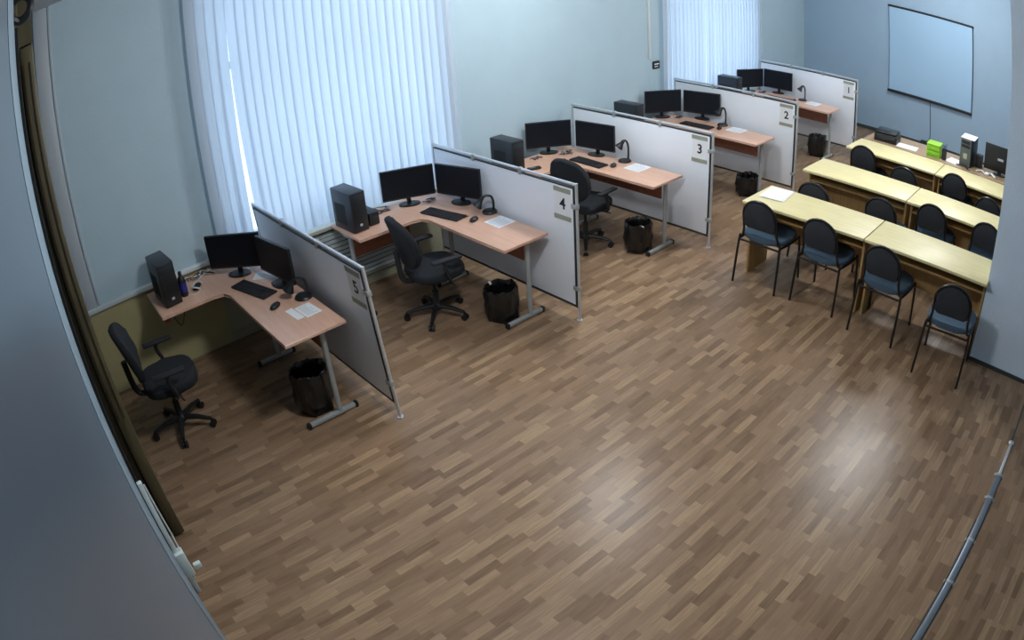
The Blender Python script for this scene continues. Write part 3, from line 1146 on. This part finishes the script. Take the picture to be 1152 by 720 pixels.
# ------------------------------------------------------------------ exam tables
def make_table(L=1.23, D=0.55):
    """Chair side towards local -X; origin on the floor at the middle."""
    t = thing('exam_table', '', 'table', group='pale wooden exam tables')
    b = B().box((-D / 2, -L / 2, 0.725), (D / 2, L / 2, 0.75), 0.003)
    part('tabletop', b, 'birch', t)
    for s in (-1, 1):
        y = s * (L / 2 - 0.03)
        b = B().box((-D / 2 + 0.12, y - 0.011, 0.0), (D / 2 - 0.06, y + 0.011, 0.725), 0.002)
        part('side_panel', b, 'birch_shaded', t)
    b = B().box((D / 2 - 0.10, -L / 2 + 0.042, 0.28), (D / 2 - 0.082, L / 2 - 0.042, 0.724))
    part('modesty_panel', b, 'birch_shaded', t)
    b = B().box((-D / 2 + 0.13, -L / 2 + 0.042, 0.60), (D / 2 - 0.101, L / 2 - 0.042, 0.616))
    part('shelf', b, 'birch_shaded', t)
    return t


et = make_table()
ROWS = [('nearest', 5.10, 'row'), ('middle', 6.34, 'row'), ('farthest', 7.575, 'row')]
first = True
for (nm, cx, _) in ROWS:
    for j, cy in enumerate((-3.135, -4.375)):
        lab = ['exam table at the window end of the %s row' % nm, 'exam table at the wall end of the %s row' % nm][j]
        if nm == 'nearest' and j == 0:
            lab = 'exam table of the nearest row carrying the white sheets'
        if first:
            et['label'] = lab
            et.location = (cx, cy, 0)
            first = False
        else:
            dup(et, (cx, cy, 0), 0, lab)


# ------------------------------------------------------------------ tube-frame chairs
def make_chair():
    """Faces local +X; origin on the floor in the middle."""
    t = thing('stacking_chair', '', 'chair', group='black tube chairs at the exam tables')
    b = B().prism(superellipse(0.42, 0.45, 28, 3.4), 0.0, 0.055, 0.02, 3, Matrix.Translation((0.01, 0, 0.43)))
    part('seat', b, 'seat_fabric', t)
    # arched back pad
    out = []
    Wb = 0.315
    n = 14
    pts = [(-Wb / 2, 0.065), (-Wb / 2 + 0.03, 0.04), (Wb / 2 - 0.03, 0.04), (Wb / 2, 0.065), (Wb / 2, 0.16)]
    for i in range(1, n):
        a = PI * i / n
        pts.append((Wb / 2 * math.cos(a), 0.16 + 0.15 * math.sin(a)))
    pts.append((-Wb / 2, 0.16))
    lean = Matrix.Translation((-0.195, 0, 0.515)) @ Matrix.Rotation(math.radians(-11), 4, 'Y') @ Matrix(((0, 0, 1, 0), (1, 0, 0, 0), (0, 1, 0, 0), (0, 0, 0, 1)))
    b = B().prism(pts, -0.016, 0.018, 0.01, 2, lean)
    part('backrest', b, 'back_fabric', t)
    # arch tube around the back pad, running down to the rear of the seat
    arc = [(-Wb / 2 - 0.03, -0.075), (-Wb / 2 - 0.012, 0.02), (-Wb / 2 - 0.012, 0.16)]
    for i in range(1, n):
        a = PI - PI * i / n
        arc.append(((Wb / 2 + 0.012) * math.cos(a), 0.16 + 0.163 * math.sin(a)))
    arc += [(Wb / 2 + 0.012, 0.16), (Wb / 2 + 0.012, 0.02), (Wb / 2 + 0.03, -0.075)]
    p3 = [lean @ Vector((x, y, 0.0)) for x, y in arc]
    b = B().tube(p3, 0.012, 8)
    part('back_frame', b, 'tube', t)
    for s in (-1, 1):
        b = B().tube(bez([(-0.185, s * 0.20, 0.455), (-0.20, s * 0.213, 0.41), (-0.245, s * 0.225, 0.0)], 4), 0.0115, 8)
        part('leg', b, 'tube', t)
        b = B().tube(bez([(-0.19, s * 0.205, 0.425), (0.0, s * 0.215, 0.42), (0.16, s * 0.215, 0.42), (0.195, s * 0.216, 0.39), (0.235, s * 0.225, 0.0)], 4), 0.0115, 8)
        part('leg', b, 'tube', t)
    b = B().tube([(-0.20, -0.21, 0.41), (-0.20, 0.21, 0.41)], 0.010, 8)
    part('cross_bar', b, 'tube', t)
    return t


ch = make_chair()
CH = [  # x, y, degrees, label
    (4.955, -2.765, 0, 'blue-seated tube chair at the nearest row, first from the window'),
    (4.975, -3.375, -2, 'blue-seated tube chair at the nearest row, second from the window'),
    (4.865, -4.03, -2, 'blue-seated tube chair at the nearest row, third from the window'),
    (4.655, -4.755, 4, 'tube chair of the nearest row pulled out beside the right wall'),
    (5.775, -2.91, 0, 'tube chair at the middle row, first from the window'),
    (5.92, -3.60, 0, 'tube chair at the middle row, second from the window'),
    (6.22, -4.09, 0, 'tube chair pushed close under the middle row, third from the window'),
    (6.27, -4.74, 0, 'tube chair at the middle row, half hidden by the right wall'),
    (7.47, -2.79, 0, 'tube chair at the farthest row, first from the window'),
    (7.12, -3.46, 0, 'tube chair at the farthest row, second from the window'),
    (7.52, -4.04, 0, 'tube chair at the farthest row, third from the window'),
    (7.09, -4.60, 0, 'tube chair at the farthest row, beside the right wall'),
]
for i, (x, y, a, lab) in enumerate(CH):
    if i == 0:
        ch['label'] = lab
        ch.location, ch.rotation_euler = (x, y, 0), (0, 0, math.radians(a))
    else:
        dup(ch, (x, y, 0), math.radians(a), lab)

# white stack of sheets on the nearest exam table
t = thing('paper_stack', 'stack of white sheets on the nearest exam table at the window end', 'papers', (5.18, -2.69, 0.7505), math.radians(6))
for k, (dx, dy, a) in enumerate(((0, 0, 0), (0.008, -0.006, 2), (-0.004, 0.005, -1.5))):
    b = B().box((-0.155, -0.115, 0.001 + k * 0.004), (0.155, 0.115, 0.0045 + k * 0.004), mtx=Matrix.Translation((dx, dy, -0.001)) @ Matrix.Rotation(math.radians(a), 4, 'Z'))
    part('page', b, 'paper', t)

# ------------------------------------------------------------------ teacher's table behind the exam rows, and what stands on it
t = thing('teacher_table', 'long grey brown table behind the farthest exam row under the screen', 'table', (8.17, -3.75, 0))
b = B().box((-0.29, -1.21, 0.725), (0.29, 1.21, 0.75), 0.003)
part('tabletop', b, 'teacher', t)
for y in (-1.18, 0.0, 1.18):
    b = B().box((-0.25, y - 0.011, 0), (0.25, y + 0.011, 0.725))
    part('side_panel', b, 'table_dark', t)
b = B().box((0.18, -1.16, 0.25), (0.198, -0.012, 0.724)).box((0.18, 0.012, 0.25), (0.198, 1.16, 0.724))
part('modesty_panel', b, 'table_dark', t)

t = thing('printer', 'black printer at the window end of the table under the screen', 'printer', (8.09, -2.82, 0.7505), math.radians(4))
b = B().box((-0.13, -0.165, 0.0), (0.13, 0.165, 0.10), 0.012).box((-0.118, -0.155, 0.095), (0.125, 0.155, 0.14), 0.028, 3)
part('body', b, 'black', t)
b = B().box((-0.142, -0.12, 0.03), (-0.125, 0.12, 0.075), 0.004)
part('paper_slot', b, 'black_matte', t)
b = B().box((-0.085, -0.125, 0.138), (0.08, 0.125, 0.143), 0.002)
part('lid', b, 'case', t)
sheet('paper_sheet', 0.21, 0.29, (8.07, -3.13, 0.7505), 5, 'white sheet right of the black printer under the screen', None, False)
t = thing('desk_organizer', 'lime green plastic desk organizer on the table under the screen', 'organizer', (8.06, -3.535, 0.7505), math.radians(3))
b = B().box((-0.10, -0.095, 0.0), (0.10, 0.095, 0.014), 0.004)
for s in (-1, 1):
    b.box((-0.10, s * 0.092 - 0.004, 0.01), (0.10, s * 0.092 + 0.004, 0.155), 0.003)
b.box((0.09, -0.09, 0.01), (0.10, 0.09, 0.155), 0.002)
part('frame', b, 'lime', t)
b = B().box((-0.108, -0.1, 0.153), (0.104, 0.1, 0.17), 0.006)
part('lid', b, 'lime', t)
for z in (0.018, 0.086):
    b = B().box((-0.104, -0.086, z), (0.086, 0.086, z + 0.062), 0.004)
    dw = part('drawer', b, 'lime_dark', t)
    b = B().box((-0.112, -0.03, z + 0.025), (-0.102, 0.03, z + 0.038), 0.003)
    part('handle', b, 'lime', dw)
t = thing('pen_cup', 'dark cup with pens right of the lime green organizer', 'pen cup', (8.03, -3.69, 0.7505))
b = B().lathe([(0, 0), (0.034, 0), (0.036, 0.11), (0.033, 0.11), (0.031, 0.006), (0, 0.006)], n=18)
part('cup', b, 'case', t)
for k in range(4):
    a = k * 1.6
    b = B().tube([(0.012 * math.cos(a), 0.012 * math.sin(a), 0.008), (0.026 * math.cos(a), 0.026 * math.sin(a), 0.17 + 0.012 * k)], 0.004, 6)
    part('pen', b, ['ink', 'cable_black', 'blue', 'ink'][k], t)
sheet('paper_sheet', 0.25, 0.19, (8.12, -3.82, 0.7505), -12, 'loose white sheet between the green organizer and the silver tower', None, False)
t = thing('computer_tower', 'silver fronted computer tower on the table under the screen', 'computer', (8.21, -4.02, 0.7505), math.radians(-6))
b = B().box((-0.17, -0.085, 0), (0.17, 0.085, 0.355), 0.004)
part('case', b, 'case', t)
b = B().box((-0.184, -0.082, 0.004), (-0.168, 0.082, 0.352), 0.006)
part('front_panel', b, 'silver', t)
b = B().box((-0.187, -0.065, 0.29), (-0.183, 0.065, 0.335), 0.001).box((-0.187, -0.065, 0.24), (-0.183, 0.065, 0.28), 0.001)
part('drive_bay', b, 'black_matte', t)
b = B().box((-0.187, -0.03, 0.10), (-0.183, 0.03, 0.17), 0.001)
part('badge_plate', b, 'strip', t)
sheet('paper_sheet', 0.30, 0.21, (8.19, -4.02, 1.1075), 0, 'white sheet lying on top of the silver fronted tower', None, False)
t = thing('speaker', 'small black speaker between the silver tower and the laptop', 'speaker', (8.26, -4.185, 0.7505))
b = B().box((-0.06, -0.05, 0), (0.06, 0.05, 0.16), 0.008)
part('cabinet', b, 'black', t)
b = B().tube([(-0.0605, 0, 0.06), (-0.064, 0, 0.06)], 0.035, 18).tube([(-0.0605, 0, 0.125), (-0.064, 0, 0.125)], 0.018, 14)
part('driver_cone', b, 'black_matte', t)
t = thing('computer_monitor', 'black monitor at the right end of the table, its back to the room', 'monitor', (8.22, -4.52, 0.7505), math.radians(-90 + 4))
b = B().box((-0.25, -0.012, 0.035), (0.25, 0.016, 0.37), 0.006)
part('casing', b, 'black', t)
b = B().box((-0.242, 0.0155, 0.047), (0.242, 0.0175, 0.36))
part('screen', b, 'screen', t)
b = B().box((-0.045, -0.0145, 0.185), (0.045, -0.0115, 0.215), 0.001)
part('white_sticker', b, 'print', t)
b = B().box((-0.03, -0.012, 0.008), (0.03, 0.012, 0.06), 0.004)
part('neck', b, 'black', t)
b = B().prism(superellipse(0.2, 0.13, 24, 2.4), 0, 0.012, 0.003, 1)
part('stand_base', b, 'black', t)
t = thing('cable_tangle', 'bundle of white cables in front of the black monitor under the screen', 'cables', (8.02, -4.33, 0.7505))
for k in range(3):
    b = B().tube(bez([(-0.03 + 0.02 * k, -0.16, 0.008), (0.03, -0.08, 0.02 + 0.006 * k), (-0.04, -0.02, 0.014), (0.03, 0.06, 0.024), (-0.02 + 0.02 * k, 0.14, 0.008)]), 0.007, 8)
    part('cable', b, 'cable_white', t)
b = B().box((-0.03, -0.06, 0.0), (0.03, 0.0, 0.03), 0.008)
part('plug', b, 'cable_white', t)
t = thing('cable_tangle', 'dark cables trailing from the silver tower under the screen', 'cables', (7.98, -3.98, 0.7505))
for k in range(2):
    b = B().tube(bez([(0.04, 0.1 - 0.03 * k, 0.006), (-0.02, 0.04, 0.02), (0.02, -0.03, 0.012), (-0.05, -0.1 - 0.03 * k, 0.006)]), 0.006, 6)
    part('cable', b, 'cable_black', t)
# dark floor box by the far wall below the screen
t = thing('floor_socket_box', 'black box on the floor at the far wall below the hanging cable', 'box', (11.2, -2.62, 0))
b = B().box((-0.06, -0.14, 0), (0.085, 0.14, 0.10), 0.012)
part('case', b, 'black_matte', t)
b = B().box((-0.064, -0.10, 0.03), (-0.058, 0.10, 0.07), 0.002)
part('socket_plate', b, 'case', t)

# ------------------------------------------------------------------ aluminium strip on the floor at the right
t = thing('floor_strip', 'grey aluminium cable strip on the floor at the lower right', 'floor strip', (0, -5.715, 0))
b = B().box((1.2, -0.026, 0.0), (3.62, 0.026, 0.018), 0.007)
part('cover', b, 'strip_metal', t)
b = B().box((1.2, 0.027, 0.0), (3.1, 0.040, 0.006)).box((1.2, -0.034, 0.0), (3.3, -0.027, 0.006))
part('dark_edge', b, 'skirt_dark', t)
b = B().box((3.61, -0.014, 0.0), (4.02, 0.014, 0.012), 0.004)
part('bright_end', b, 'chrome', t)
b = B().lathe([(0, 0.0), (0.028, 0.0), (0.028, 0.014), (0.012, 0.022), (0, 0.022)], c=(4.04, 0, 0), n=18)
part('end_cap', b, 'chrome', t)
for x in (3.62, 3.35, 2.9, 2.5):
    b = B().box((x - 0.014, -0.046, 0.0), (x + 0.014, 0.046, 0.006), 0.002).box((x - 0.014, -0.03, 0.0), (x + 0.014, 0.03, 0.0195), 0.004)
    part('bracket', b, 'metal', t)
b = B().box((4.08, -5.722, 0.0), (4.93, -5.706, 0.003))
struct('trim_10', b, 'skirt_dark', label='dark joint line in the floor running to the right wall')
